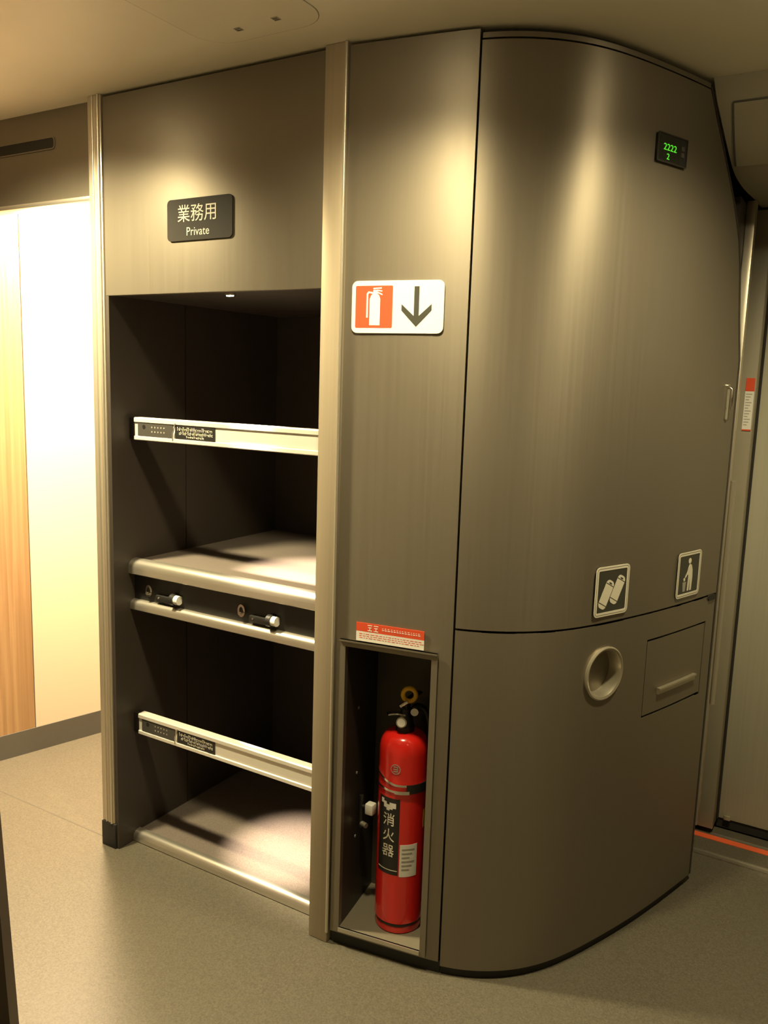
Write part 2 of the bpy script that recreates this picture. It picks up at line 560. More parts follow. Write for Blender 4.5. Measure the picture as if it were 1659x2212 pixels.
# retaining bars with their plates
def retaining_bar(z0, z1, label):
    h = z1 - z0
    y = 0.064
    pr = [(y + 0.026, z0), (y + 0.002, z0), (y, z0 + 0.002), (y, z0 + 0.011), (y + 0.002, z0 + 0.012), (y + 0.0035, z0 + 0.0125),
          (y + 0.0035, z1 - 0.0145), (y + 0.002, z1 - 0.014), (y, z1 - 0.013), (y, z1 - 0.003), (y + 0.003, z1), (y + 0.026, z1)]
    bar = profile_x('retaining_bar', pr, 0.036, 0.7265, 'bar', rack, smooth=False)
    bar['label'] = label
    box('end_bracket', 0.012, 0.0358, y + 0.004, y + 0.030, z0 + 0.002, z1 - 0.002, 'black', bar, 0.002)
    fr = Frame((0.0, y + 0.0035, (z0 + z1) / 2 - 0.001), (1, 0, 0), (0, 0, 1), (0, -1, 0))
    hh = h / 2 - 0.0145
    pl = prism('grey_plate', [rect(0.050, 0.188, -hh, hh)], fr, 0.0002, 0.0018, 'plate2', bar)
    prism('indicator', [circ(0.075, 0.008, 0.006, 14)], fr, 0.0018, 0.0024, 'black', bar)
    dots = []
    for r_ in range(2):
        for q in range(5):
            dots.append(rect(0.105 + q * 0.012, 0.105 + q * 0.012 + 0.004, 0.006 - r_ * 0.013, 0.010 - r_ * 0.013))
    prism('embossing', dots, fr, 0.0018, 0.0022, 'greyprint', bar)
    tube('retaining_clip', [fr(0.190, -hh - 0.005, 0.004), fr(0.191, -0.004, 0.0045), fr(0.196, 0.008, 0.0045), fr(0.201, hh + 0.006, 0.004)], 0.0017, 'alu', bar, 8)
    lb = prism('caution_label', [rect(0.198, 0.346, -hh, hh)], fr, 0.0002, 0.0018, 'black', bar)
    rnd = random.Random(3)
    strokes = []
    for r_, (b0, b1, xa, xb) in enumerate(((0.0045, 0.0145, 0.206, 0.336), (-0.0065, 0.0025, 0.214, 0.340), (-0.0150, -0.0090, 0.240, 0.304))):
        x = xa
        while x < xb:
            w = rnd.uniform(0.0026, 0.0052)
            k = rnd.randint(0, 3)
            bm_ = (b0 + b1) / 2
            if k == 0:
                strokes += [rect(x, x + 0.0011, b0, b1), rect(x + 0.0011, x + w, bm_ - 0.0005, bm_ + 0.0006)]
            elif k == 1:
                strokes += [rect(x, x + w, b1 - 0.0012, b1), rect(x + w / 2 - 0.0005, x + w / 2 + 0.0006, b0, b1 - 0.0012)]
            elif k == 2:
                strokes += [rect(x, x + w, b0, b0 + 0.0012), rect(x, x + w, bm_, bm_ + 0.0012), rect(x, x + 0.001, b0 + 0.0012, bm_)]
            else:
                strokes += [rect(x, x + w, bm_ - 0.0006, bm_ + 0.0006), rect(x + w - 0.001, x + w, b0, bm_ - 0.0006)]
            x += w + 0.0016
    prism('label_print', strokes, fr, 0.0018, 0.0022, 'print', lb)
    return bar
retaining_bar(1.270, 1.336, 'aluminium retaining bar across the upper opening')
retaining_bar(0.362, 0.428, 'aluminium retaining bar across the lower opening')

# small spot lamps: one under the header, one under the upper shelf
def rack_lamp(x, y, z, power, parent, aim, angle):
    frc = Frame((x, y, z), (1, 0, 0), (0, 1, 0), (0, 0, -1))
    ct = prism('spot_lamp', [rrect(0.034, 0.020, 0.009)], frc, 0.0, 0.008, 'chrome', parent)
    prism('spot_lens', [rrect(0.020, 0.011, 0.005)], frc, 0.008, 0.0095, 'lens', ct)
    sd = bpy.data.lights.new('rack_spot', 'SPOT')
    sd.energy = power
    sd.color = (1.0, 0.80, 0.58)
    sd.spot_size = math.radians(angle); sd.spot_blend = 1.0
    sd.shadow_soft_size = 0.010
    so = bpy.data.objects.new('spot_bulb', sd)
    COL.objects.link(so)
    so.parent = parent
    so.location = V((x, y, z - 0.014)) - ORI[parent]
    so.rotation_euler = (V(aim) - V((x, y, z - 0.014))).to_track_quat('-Z', 'Y').to_euler()
rack_lamp(0.425, 0.036, 1.676, 330, rack, (0.54, 0.25, 0.905), 38)
rack_lamp(0.450, 0.120, 0.757, 200, rack, (0.49, 0.25, 0.03), 38)

# sign on the rack header
fsn = Frame((0.3555, 0.0, 1.8575), (1, 0, 0), (0, 0, 1), (0, -1, 0))
sg = empty('private_sign', fsn.o + V((0, 0, -0.05)), 'dark rounded plate reading Private above the open rack', 'sign')
prism('plate', [rrect(0.222, 0.104, 0.012)], fsn, 0.0003, 0.004, 'plate', sg)
text('lettering', '業務用', 0.046, fsn, -0.006, 0.012, 'print', sg, c=0.0044, squash=1.0)
text('lettering', 'Private', 0.0300, fsn, -0.004, -0.031, 'print', sg, c=0.0044, squash=0.95)

# ------------------------------------------------------------------ fire extinguisher cabinet
exc = empty('extinguisher_cabinet', cpos(0.15, 0, -0.08), 'taupe panel cabinet with a tall narrow niche holding the red fire extinguisher', 'cabinet')
NS0, NS1, NZ0, NZ1 = 0.026, 0.252, 0.050, 0.815
ss = sorted(set([0.0, 0.012] + [NS0, NS1] + frange(NS0, NS1, 0.04) + [0.27, 0.285, 0.2985]))
zs = sorted(set([0.034, NZ0, NZ1] + frange(NZ1, CEIL - 0.007, 0.1)))
sheet('front_panel', ss, zs, 0.0, 0.014, 'paint', exc, skip=lambda s, z: NS0 < s < NS1 and NZ0 < z < NZ1)
nf = cframe((NS0 + NS1) / 2, (NZ0 + NZ1) / 2)
nw, nh = NS1 - NS0, NZ1 - NZ0
ou = [(-nw/2 - 0.014, -nh/2 - 0.010), (nw/2 + 0.014, -nh/2 - 0.010), (nw/2 + 0.014, nh/2 + 0.016), (-nw/2 - 0.014, nh/2 + 0.016)]
inn = [(-nw/2 + 0.001, -nh/2 + 0.004), (nw/2 - 0.001, -nh/2 + 0.004), (nw/2 - 0.001, nh/2 - 0.001), (-nw/2 + 0.001, nh/2 - 0.001)]
ring('niche_frame', ou, inn, nf, 0.0008, 0.0045, 'paint', exc)
prism('frame_lip', [rect(-nw/2 - 0.014, nw/2 + 0.014, nh/2 + 0.012, nh/2 + 0.0165)], nf, 0.0045, 0.009, 'paint', exc)
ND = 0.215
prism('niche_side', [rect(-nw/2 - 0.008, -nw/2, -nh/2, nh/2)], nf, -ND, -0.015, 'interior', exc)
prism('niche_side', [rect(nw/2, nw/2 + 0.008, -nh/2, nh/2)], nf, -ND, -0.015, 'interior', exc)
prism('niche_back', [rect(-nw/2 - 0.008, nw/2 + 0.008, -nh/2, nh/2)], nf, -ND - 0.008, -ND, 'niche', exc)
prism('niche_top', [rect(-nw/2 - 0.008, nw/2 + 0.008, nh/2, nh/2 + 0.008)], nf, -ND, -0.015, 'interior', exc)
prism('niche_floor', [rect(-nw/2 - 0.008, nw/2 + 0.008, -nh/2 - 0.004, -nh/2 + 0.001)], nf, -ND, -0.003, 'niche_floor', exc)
prism('niche_sill', [rect(-nw/2 + 0.001, nw/2 - 0.001, -nh/2 - 0.006, -nh/2 + 0.004)], nf, 0.0046, 0.0085, 'alu', exc)
for zz in (0.62, 0.44, 0.26):
    fr_ = Frame(nf(-nw/2, zz - (NZ0 + NZ1)/2, -0.09), -nf.n, (0, 0, 1), nf.u)
    prism('rivet', [circ(0, 0, 0.004, 10)], fr_, 0.0, 0.0015, 'greyprint', exc)
sheet('kick', frange(0.001, 0.302, 0.03), [0.0, 0.033], -0.006, 0.02, 'rubber', exc)
sheet('joint_backing', [0.280, 0.291, 0.303], [0.034, 1.0, CEIL - 0.004], -0.0145, 0.004, 'joint', exc)

# direction sign on the panel
fs_ = cframe(0.133, 1.629, 0.0006)
sgn = empty('extinguisher_sign', fs_.o + V((0, 0, -0.058)), 'white rounded sign with red extinguisher pictogram and downward arrow', 'sign')
prism('plate', [rrect(0.224, 0.117, 0.014)], fs_, 0.0, 0.003, 'white', sgn)
rp_ = prism('red_square', [rrect(0.092, 0.094, 0.003, 3, -0.0565, 0.0005)], fs_, 0.003, 0.0036, 'red', sgn)
e0, e1 = -0.0545, 0.0
body = [(-0.0125, -0.041), (0.0135, -0.041), (0.0135, 0.018), (0.0105, 0.026), (0.006, 0.030), (0.006, 0.038), (-0.004, 0.038), (-0.004, 0.030), (-0.009, 0.026), (-0.0125, 0.018)]
shapes = [body,
          [(0.006, 0.031), (0.0185, 0.026), (0.0185, 0.029), (0.006, 0.0345)],
          [(0.006, 0.0355), (0.018, 0.034), (0.018, 0.0365), (0.006, 0.0385)],
          [(-0.004, 0.0395), (0.0165, 0.0405), (0.0165, 0.0435), (-0.004, 0.0425)],
          [(-0.004, 0.033), (-0.016, 0.035), (-0.0205, 0.030), (-0.0205, -0.024), (-0.0165, -0.024), (-0.0165, 0.028), (-0.014, 0.031), (-0.004, 0.029)]]
prism('pictogram', [[(a + e0, b + e1) for a, b in p] for p in shapes], fs_, 0.0036, 0.0041, 'white', rp_)
ax, ay = 0.0475, 0.0
prism('arrow', [[(ax - 0.006, 0.045), (ax - 0.006, -0.020), (ax - 0.036, 0.006), (ax - 0.036, -0.008), (ax, -0.044),
                 (ax + 0.036, -0.008), (ax + 0.036, 0.006), (ax + 0.006, -0.020), (ax + 0.006, 0.045)]], fs_, 0.003, 0.0036, 'arrow', sgn)

# red and white notice above the niche
fn_ = cframe(0.142, 0.8555, 0.0006)
nt_ = empty('notice_label', fn_.o + V((0, 0, -0.022)), 'small red and white notice strip above the extinguisher niche', 'label')
prism('white_strip', [rect(-0.088, 0.088, -0.0225, 0.002)], fn_, 0.0003, 0.0016, 'white', nt_)
prism('red_strip', [rect(-0.088, 0.088, 0.0022, 0.024)], fn_, 0.0003, 0.0016, 'red', nt_)
st = []
rnd = random.Random(11)
for k in range(2):
    x = -0.058 + k * 0.016
    st += [rect(x, x + 0.012, 0.018, 0.020), rect(x + 0.0015, x + 0.0105, 0.0125, 0.0143), rect(x + 0.005, x + 0.0068, 0.007, 0.0125), rect(x, x + 0.012, 0.005, 0.0068)]
x = -0.020
while x < 0.075:
    w = rnd.uniform(0.003, 0.007)
    st.append(rect(x, x + w, 0.0105, 0.0125)); st.append(rect(x, x + w * 0.7, 0.015, 0.0165)); x += w + 0.0022
prism('red_print', st, fn_, 0.0016, 0.0019, 'white', nt_)
st = []
for b in (-0.004, -0.009, -0.014):
    x = -0.080
    while x < 0.078:
        w = rnd.uniform(0.003, 0.010)
        st.append(rect(x, x + w, b, b + 0.0011)); x += w + 0.003
prism('small_print', st, fn_, 0.0016, 0.0019, 'red', nt_)

# ------------------------------------------------------------------ fire extinguisher
EX, EY, EZ, ER = 0.943, 0.118, 0.0515, 0.0635
ext = empty('fire_extinguisher', (EX, EY, EZ), 'red fire extinguisher with yellow pull ring standing in the niche', 'fire extinguisher')
prof = [(ER - 0.006, 0.0), (ER - 0.003, 0.002), (ER - 0.003, 0.016), (ER - 0.005, 0.018), (ER - 0.005, 0.026), (ER, 0.029), (ER, 0.482)]
for i in range(1, 11):
    a = math.radians(90 * i / 10)
    prof.append((0.021 + (ER - 0.021) * math.cos(a) ** 0.65 if i < 10 else 0.021, 0.482 + 0.050 * math.sin(a)))
lathe('cylinder', [(r, EZ + z) for r, z in prof], EX, EY, 'ext', ext, 48)
lathe('base_band', [(ER - 0.0046, EZ + 0.0185), (ER - 0.0035, EZ + 0.019), (ER - 0.0035, EZ + 0.0255), (ER - 0.0046, EZ + 0.026)], EX, EY, 'black', ext, 48)
lathe('neck', [(0.024, EZ + 0.522), (0.024, EZ + 0.545), (0.021, EZ + 0.548), (0.019, EZ + 0.566), (0.014, EZ + 0.572), (0.014, EZ + 0.590)], EX, EY, 'black', ext, 28)
# local axes: f towards the viewer side, l to the left of the picture
ef = V((0.478, -0.878, 0)).normalized()
el = V((-ef.y, ef.x, 0)) * -1.0
if el.dot(CAM_R) > 0: el = -el
def E(l, f, z): return V((EX, EY, EZ)) + el * l + ef * f + V((0, 0, z))
ga = cyl('gauge', E(0.008, 0.014, 0.562), E(0.010, 0.034, 0.564), 0.0135, 'ring', ext, 20)
cyl('gauge_face', E(0.010, 0.034, 0.564), E(0.0102, 0.0352, 0.5641), 0.0105, 'white', ga, 20)
def plate(name, a, b, wdt, th, mat, bend=0.0):
    """a lever strip from a to b"""
    d = (b - a).normalized()
    side = d.cross(V((0, 0, 1))).normalized()
    up = side.cross(d).normalized()
    v, f = [], []
    for k in range(5):
        t = k / 4
        p = a.lerp(b, t) + up * bend * math.sin(math.pi * t)
        w = wdt * (1 - 0.25 * t)
        for q in ((-1, -1), (1, -1), (1, 1), (-1, 1)):
            v.append(p + side * q[0] * w / 2 + up * q[1] * th / 2)
    for k in range(4):
        for i in range(4):
            j = (i + 1) % 4
            f.append((k*4 + i, k*4 + j, (k+1)*4 + j, (k+1)*4 + i))
    f += [(0, 1, 2, 3), (19, 18, 17, 16)]
    return link(name, v, f, mat, ext)
plate('carry_handle', E(0.004, 0.004, 0.575), E(0.046, 0.018, 0.580), 0.022, 0.004, 'chrome', 0.003)
plate('carry_handle', E(0.0, -0.004, 0.577), E(-0.034, -0.050, 0.568), 0.022, 0.004, 'chrome', 0.003)
plate('lever', E(0.010, 0.010, 0.592), E(-0.036, -0.062, 0.612), 0.020, 0.004, 'black', 0.006)
box('lever_pivot', EX - 0.009, EX + 0.009, EY - 0.010, EY + 0.010, EZ + 0.570, EZ + 0.606, 'black', ext, 0.003)
cyl('pivot_bolt', E(-0.022, 0.014, 0.590), E(-0.022, 0.026, 0.590), 0.010, 'chrome', ext, 16)
cyl('safety_pin', E(0.014, 0.010, 0.598), E(-0.004, 0.012, 0.612), 0.006, 'chrome', ext, 12)
rc = E(-0.008, 0.006, 0.628)
rf = Frame(rc, -el, (0, 0, 1), ef)
rg = tube('pull_ring', [rf(0.0165 * math.cos(2*math.pi*k/28), 0.0185 * math.sin(2*math.pi*k/28), 0.004 * math.sin(2*math.pi*k/28)) for k in range(28)], 0.0062, 'yellow', ext, 10, True)
# hose down the right side
hp = [E(-0.008, 0.0, 0.572), E(-0.028, -0.012, 0.592), E(-0.052, -0.018, 0.575), E(-0.064, -0.016, 0.52), E(-0.068, -0.010, 0.43), E(-0.069, -0.006, 0.30), E(-0.069, -0.004, 0.20)]
def smoothpath(p, n=6):
    out = []
    for i in range(len(p) - 1):
        a = p[max(i-1, 0)]; b = p[i]; c = p[i+1]; d = p[min(i+2, len(p)-1)]
        for k in range(n):
            t = k / n
            out.append(0.5 * ((2*b) + (c - a)*t + (2*a - 5*b + 4*c - d)*t*t + (3*b - a - 3*c + d)*t*t*t))
    out.append(p[-1])
    return out
tube('hose', smoothpath(hp), 0.0075, 'hose', ext, 10)
# curved labels on the cylinder
def wrap(name, a0, a1, z0, z1, mat, off=0.0006, th=0.0005, k=10):
    """a0, a1: degrees from the viewer-facing line, positive to the right of the picture"""
    pts, nor, fac = [], [], []
    for z in (z0, z1):
        for i in range(k + 1):
            a = math.radians(a0 + (a1 - a0) * i / k)
            d = ef * math.cos(a) - el * math.sin(a)
            pts.append(V((EX, EY, EZ + z)) + d * (ER + off)); nor.append(d)
    for i in range(k):
        fac.append((i, i + 1, k + 2 + i, k + 1 + i))
    return thickgeo(pts, fac, nor, th)
def wraplink(name, mat, geos, par=None):
    v, f = merge(*geos)
    return link(name, v, f, mat, par or ext)
bl = wraplink('black_label', 'black', [wrap('', -62, -5, 0.165, 0.372, 'black')])
wraplink('white_label', 'white', [wrap('', -2, 40, 0.162, 0.250, 'white')])
wraplink('white_label_print', 'greyprint', [wrap('', 3, 33 - 6 * (k % 3), 0.235 - k * 0.011, 0.239 - k * 0.011, '', 0.0010, 0.0003) for k in range(6)])
wraplink('label_border', 'print', [wrap('', -60, -7, 0.176, 0.178, '', 0.0010, 0.0003)])
def wraptext(name, body, size, ang, z, mat, par):
    a = math.radians(ang)
    d = ef * math.cos(a) - el * math.sin(a)
    u = -ef * math.sin(a) - el * math.cos(a)
    fr = Frame(V((EX, EY, EZ + z)) + d * (ER + 0.0012), u, (0, 0, 1), d)
    return text(name, body, size, fr, 0, 0, mat, par, c=0.0)
for k, ch in enumerate('消火器'):
    wraptext('lettering', ch, 0.036, -30, 0.312 - k * 0.042, 'print', bl)
wraplink('label_flash', 'white', [wrap('', -54 + 8*k, -46 + 8*k, 0.340 + [0.014, 0.004, -0.002, 0.002, 0.006][k], 0.352 + [0.014, 0.008, 0.002, 0.008, 0.008][k], '', 0.0010, 0.0003, 3) for k in range(5)])
a = math.radians(-18)
d = ef * math.cos(a) - el * math.sin(a); u = -ef * math.sin(a) - el * math.cos(a)
fe = Frame(V((EX, EY, EZ + 0.452)) + d * (ER + 0.0008), u, (0, 0, 1), d)
v1, f1 = ringgeo(circ(0, 0, 0.0130), circ(0, 0, 0.0112), fe, 0, 0.0005)
g2 = [prismgeo(rect(-0.006, 0.006, b, b + 0.002), fe, 0, 0.0005) for b in (-0.007, -0.001, 0.005)] + [prismgeo(rect(0.004, 0.006, -0.005, 0.005), fe, 0, 0.0005)]
v2, f2 = merge((v1, f1), *g2)
link('emblem', v2, f2, 'greyprint', ext)
wraplink('side_label', 'yellow', [wrap('', 58, 80, 0.285, 0.335, '', 0.0006, 0.0004)])
# retaining strap: two thin bands meeting at a buckle on the right
def band(name, zl, zr, w, mat):
    pts, nor, fac = [], [], []
    k = 24
    for dz in (-w/2, w/2):
        for i in range(k + 1):
            t = i / k
            a = math.radians(-95 + 190 * t)
            dd = ef * math.cos(a) - el * math.sin(a)
            e = min(1.0, max(0.0, t / 0.45)); e = e * e * (3 - 2 * e)
            pts.append(V((EX, EY, EZ + zl + (zr - zl) * e + dz)) + dd * (ER + 0.003)); nor.append(dd)
    for i in range(k):
        fac.append((i, i + 1, k + 2 + i, k + 1 + i))
    v, f = thickgeo(pts, fac, nor, 0.0022)
    return link(name, v, f, mat, ext, smooth=True)
band('strap', 0.434, 0.410, 0.006, 'chrome')
band('strap', 0.398, 0.392, 0.006, 'chrome')
wraplink('strap_buckle', 'black', [wrap('', 8, 95, 0.389, 0.413, '', 0.0052, 0.002)])
wraplink('strap_clasp', 'chrome', [wrap('', -18, 14, 0.388, 0.397, '', 0.0054, 0.0018, 4)])
# wall bracket beside it
bk = empty('extinguisher_bracket', E(0.083, -0.02, 0.22), 'white bracket clip on the left niche wall beside the extinguisher', 'bracket')
cw = E(0.083, -0.028, 0.295)
v, f = boxgeo(cw.x - 0.012, cw.x + 0.012, cw.y - 0.012, cw.y + 0.012, cw.z - 0.014, cw.z + 0.016, 0.004)
link('clip', v, f, 'white', bk, smooth=True)
cyl('arm', cw + V((-0.030, 0.0, 0)), cw + V((-0.010, 0.0, 0)), 0.006, 'black', bk, 12)
cyl('arm_plate', cw + V((-0.029, 0.0, -0.06)), cw + V((-0.029, 0.0, 0.03)), 0.006, 'black', bk, 12)
cyl('screw', cw + V((-0.026, -0.002, -0.048)), cw + V((-0.008, -0.006, -0.048)), 0.007, 'ring', bk, 12)

# ------------------------------------------------------------------ rounded waste cabinet
wcab = empty('waste_cabinet', cpos(0.75, 0, -0.15), 'rounded taupe waste cabinet with can hole and flap on its lower door', 'cabinet')
def send(z):
    k = [(0.0, 1.232), (1.55, 1.238), (1.66, 1.212), (1.78, 1.190), (1.86, 1.168), (1.95, 1.117), (2.05, 1.046), (2.116, 0.998), (2.19, 0.950), (2.3, 0.9)]
    for (a, p), (b, q) in zip(k, k[1:]):
        if z <= b: return p + (q - p) * (z - a) / (b - a)
    return k[-1][1]
S0 = 0.3035
ZT = 2.176
uz = sorted(set(frange(0.897, 1.55, 0.11) + frange(1.55, ZT, 0.03)))
sheet('upper_door', frange(S0, 1.235, 0.02), uz, 0.0, 0.014, 'paint', wcab, send=send)
# lower door with the can hole and the flap opening
HS, HZ, HR = 0.712, 0.765, 0.0635
FS0, FS1, FZ0, FZ1 = 0.882, 1.186, 0.608, 0.822
q = 0.085
hs = frange(HS - q, HS + q, 0.02125); hz = frange(HZ - q, HZ + q, 0.02125)
lss = sorted(set([round(s, 5) for s in frange(S0, HS - q, 0.02) + hs + frange(HS + q, FS0, 0.02) + frange(FS0, FS1, 0.025) + [1.21, 1.232]]))
lzs = sorted(set([round(z, 5) for z in [0.024, 0.15, 0.3, 0.45, 0.55, FZ0, FZ1, 0.87, 0.8915] + hz]))
hs = [round(s, 5) for s in hs]; hz = [round(z, 5) for z in hz]
def skipf(s, z):
    return (HS - q < s < HS + q and HZ - q < z < HZ + q) or (FS0 < s < FS1 and FZ0 < z < FZ1)
def hole(pts, nor, faces):
    n = len(lss)
    loop = [(hs[i], hz[0]) for i in range(len(hs) - 1)] + [(hs[-1], hz[j]) for j in range(len(hz) - 1)] \
         + [(hs[i], hz[-1]) for i in range(len(hs) - 1, 0, -1)] + [(hs[0], hz[j]) for j in range(len(hz) - 1, 0, -1)]
    # every grid line that crosses the square is in lss / lzs only if it belongs to hs / hz or the flap rows
    zcols = [z for z in lzs if hz[0] <= z <= hz[-1]]
    loop = [(s, hz[0]) for s in hs[:-1]] + [(hs[-1], z) for z in zcols[:-1]] + [(s, hz[-1]) for s in hs[:0:-1]] + [(hs[0], z) for z in zcols[:0:-1]]
    outer = [lzs.index(z) * n + lss.index(s) for s, z in loop]
    inner = []
    for s, z in loop:
        a = math.atan2(z - HZ, s - HS)
        p_s, p_z = HS + HR * math.cos(a), HZ + HR * math.sin(a)
        inner.append(len(pts)); pts.append(cpos(p_s, p_z)); nor.append(cnorm(p_s))
    m = len(loop)
    for i in range(m):
        j = (i + 1) % m
        faces.append((outer[i], outer[j], inner[j], inner[i]))
ld = sheet('lower_door', lss, lzs, 0.0, 0.014, 'paint', wcab, skip=skipf, extra=hole)
# can hole: ring, throat and the closing shutter behind it
hf = cframe(HS, HZ)
v, f = [], []
N = 40
prf = [(0.0680, -0.002), (0.0690, 0.004), (0.0655, 0.0065), (0.0600, 0.004), (0.0575, -0.004), (0.0565, -0.030), (0.0640, -0.030)]
for r_, c in prf:
    for i in range(N):
        a = 2 * math.pi * i / N
        v.append(hf(r_ * math.cos(a), r_ * math.sin(a), c))
for k in range(len(prf)):
    k2 = (k + 1) % len(prf)
    for i in range(N):
        j = (i + 1) % N
        f.append((k*N + i, k*N + j, k2*N + j, k2*N + i))
link('can_hole_ring', v, f, 'ring', ld, smooth=True)
prism('can_hole_shutter', [circ(0, 0, 0.0600, 32)], hf, -0.034, -0.0302, 'paint', ld)
# flap
fp = sheet('flap', frange(FS0 + 0.004, FS1 - 0.003, 0.03), [FZ0 + 0.006, FZ1 - 0.005], -0.001, 0.012, 'paint', wcab)
sheet('flap_recess', frange(FS0 - 0.01, FS1 + 0.01, 0.03), [FZ0 - 0.01, FZ1 + 0.01], -0.018, 0.004, 'joint', wcab)
sheet('flap_handle', frange(0.946, 1.140, 0.025), [0.662, 0.674], 0.006, 0.0068, 'ring', fp)
sheet('flap_handle_lip', frange(0.946, 1.140, 0.025), [0.674, 0.679], 0.010, 0.0105, 'ring', fp)
# core behind the joints, kick and top trim
def send2(z): return send(z) - 0.012
sheet('core', frange(S0 + 0.002, 1.22, 0.02), sorted(set([0.02, 0.56])), -0.0145, 0.004, 'joint', wcab, send=send2)
sheet('core', frange(S0 + 0.002, 1.22, 0.02), sorted(set([0.862] + frange(0.95, 2.19, 0.12))), -0.0145, 0.004, 'joint', wcab, send=send2)
sheet('core', [S0 + 0.002, S0 + 0.02], [0.56, 0.862], -0.0145, 0.004, 'joint', wcab)
sheet('kick', frange(S0, 1.205, 0.02), [0.0, 0.023], -0.007, 0.02, 'rubber', wcab)
sheet('top_trim', frange(S0, 0.965, 0.02), [ZT + 0.0055, CEIL - 0.0135], -0.004, 0.010, 'paint', wcab)
sheet('top_gap', frange(S0, 0.965, 0.02), [CEIL - 0.0140, CEIL - 0.0002], -0.026, 0.004, 'joint', wcab)
# side edge strip that closes the far end of the cabinet
ep, ef_ = [], []
zz = [0.024, 0.5, 0.885] + frange(0.9, 1.55, 0.2) + frange(1.58, 2.18, 0.04)
for z in zz:
    s = send(z) + 0.004
    ep += [cpos(s, z, 0.0), cpos(s + 0.012, z, -0.002), cpos(s + 0.012, z, -0.03), cpos(s, z, -0.03)]
for i in range(len(zz) - 1):
    for k in range(4):
        l = (k + 1) % 4
        ef_.append((i*4 + k, i*4 + l, i*4 + 4 + l, i*4 + 4 + k))
ef_ += [(0, 1, 2, 3), tuple(len(ep) - 1 - k for k in range(4))]
link('edge_strip', ep, ef_, 'interior', wcab)
# door latch and hinge notch at the far edge
lf = cframe(1.185, 1.436)
lt = prism('latch', [rrect(0.014, 0.096, 0.006)], lf, 0.0, 0.005, 'chrome', wcab)
tube('latch_handle', [lf(0, 0.040, 0.004), lf(0, 0.034, 0.014), lf(0, -0.006, 0.016), lf(0.002, -0.020, 0.012)], 0.0045, 'chrome', lt, 8)
prism('hinge_notch', [rrect(0.040, 0.016, 0.006)], cframe(1.205, 0.888), 0.0, 0.004, 'joint', wcab)

# signs on the waste cabinet
def picture_sign(s, z, label, kind):
    fr = cframe(s, z, 0.001)
    e = empty('pictogram_sign', fr.o + V((0, 0, -0.06)), label, 'sign', 'pictogram signs on the waste cabinet')
    k = 5
    prism('plate', [rrect(0.118, 0.118, 0.009, k)], fr, 0.0006, 0.002, 'arrow', e)
    ring('border', rrect(0.124, 0.124, 0.012, k), rrect(0.104, 0.104, 0.003, k), fr, 0.0020, 0.0028, 'print', e)
    ring('border_line', rrect(0.1165, 0.1165, 0.008, k), rrect(0.1145, 0.1145, 0.007, k), fr, 0.0028, 0.0030, 'arrow', e)
    c0, c1 = 0.0020, 0.0026
    if kind == 'cans':
        shapes, lines = [], []
        for cx_, cy_ in ((-0.021, -0.008), (0.020, 0.000)):
            can = rrect(0.030, 0.074, 0.011, 5)
            shapes.append([(a + cx_, b + cy_) for a, b in rot2(can, -27)])
            for yy in (0.026, -0.026):
                lines.append([(a + cx_, b + cy_) for a, b in rot2(rect(-0.015, 0.015, yy - 0.0008, yy + 0.0008), -27)])
            lines.append([(a + cx_, b + cy_) for a, b in rot2(circ(0, 0.030, 0.006, 12, 0.002), -27)])
        prism('can_shape', [shapes[0]], fr, c0, c1, 'print', e)
        prism('can_shape', [shapes[1]], fr, c0, c1, 'print', e)
        for ln in lines: prism('can_line', [ln], fr, c1, c1 + 0.0003, 'arrow', e)
    else:
        person = [(-0.004, 0.020), (0.002, 0.028), (0.012, 0.024), (0.018, 0.010), (0.020, -0.012), (0.018, -0.046), (0.009, -0.046),
                  (0.008, -0.016), (0.006, -0.016), (0.004, -0.046), (-0.004, -0.046), (-0.002, -0.004), (-0.006, 0.000), (-0.016, -0.010), (-0.019, -0.006), (-0.008, 0.008)]
        prism('figure', [person, circ(0.001, 0.036, 0.0075, 16)], fr, c0, c1, 'print', e)
        prism('bin', [[(-0.030, -0.020), (-0.012, -0.020), (-0.015, -0.046), (-0.027, -0.046)]], fr, c0, c1, 'greyprint', e)
        prism('litter', [rot2(rect(-0.004, 0.004, -0.004, 0.004), 25, -0.022, -0.013)], fr, c0, c1, 'print', e)
    return e
picture_sign(0.716, 0.976, 'square black sign showing two drink cans above the round hole', 'cans')
picture_sign(1.055, 0.976, 'square black sign showing a figure dropping litter above the flap', 'litter')

# small display high on the rounded door
df = cframe(0.812, 2.010, 0.0015)
dsp = empty('number_display', df.o + V((0, 0, -0.03)), 'small black display panel with green lit digits near the ceiling', 'display')
prism('housing', [rrect(0.112, 0.062, 0.003, 3)], df, 0.0, 0.004, 'black', dsp)
ring('bezel', rrect(0.116, 0.064, 0.003, 3), rrect(0.110, 0.058, 0.002, 3), df, 0.004, 0.0052, 'plate', dsp)
prism('window', [rect(-0.050, 0.030, -0.026, 0.026)], df, 0.004, 0.0043, 'screen', dsp)
text('digits', '2222', 0.0205, df, -0.010, 0.002, 'led', dsp, c=0.0048, squash=1.25)
text('digits', '2', 0.0185, df, -0.016, -0.018, 'led', dsp, c=0.0048, squash=1.25)
prism('keys', [rect(0.034, 0.046, 0.004, 0.014), rect(0.034, 0.046, -0.010, 0.000)], df, 0.004, 0.0050, 'plate2', dsp)

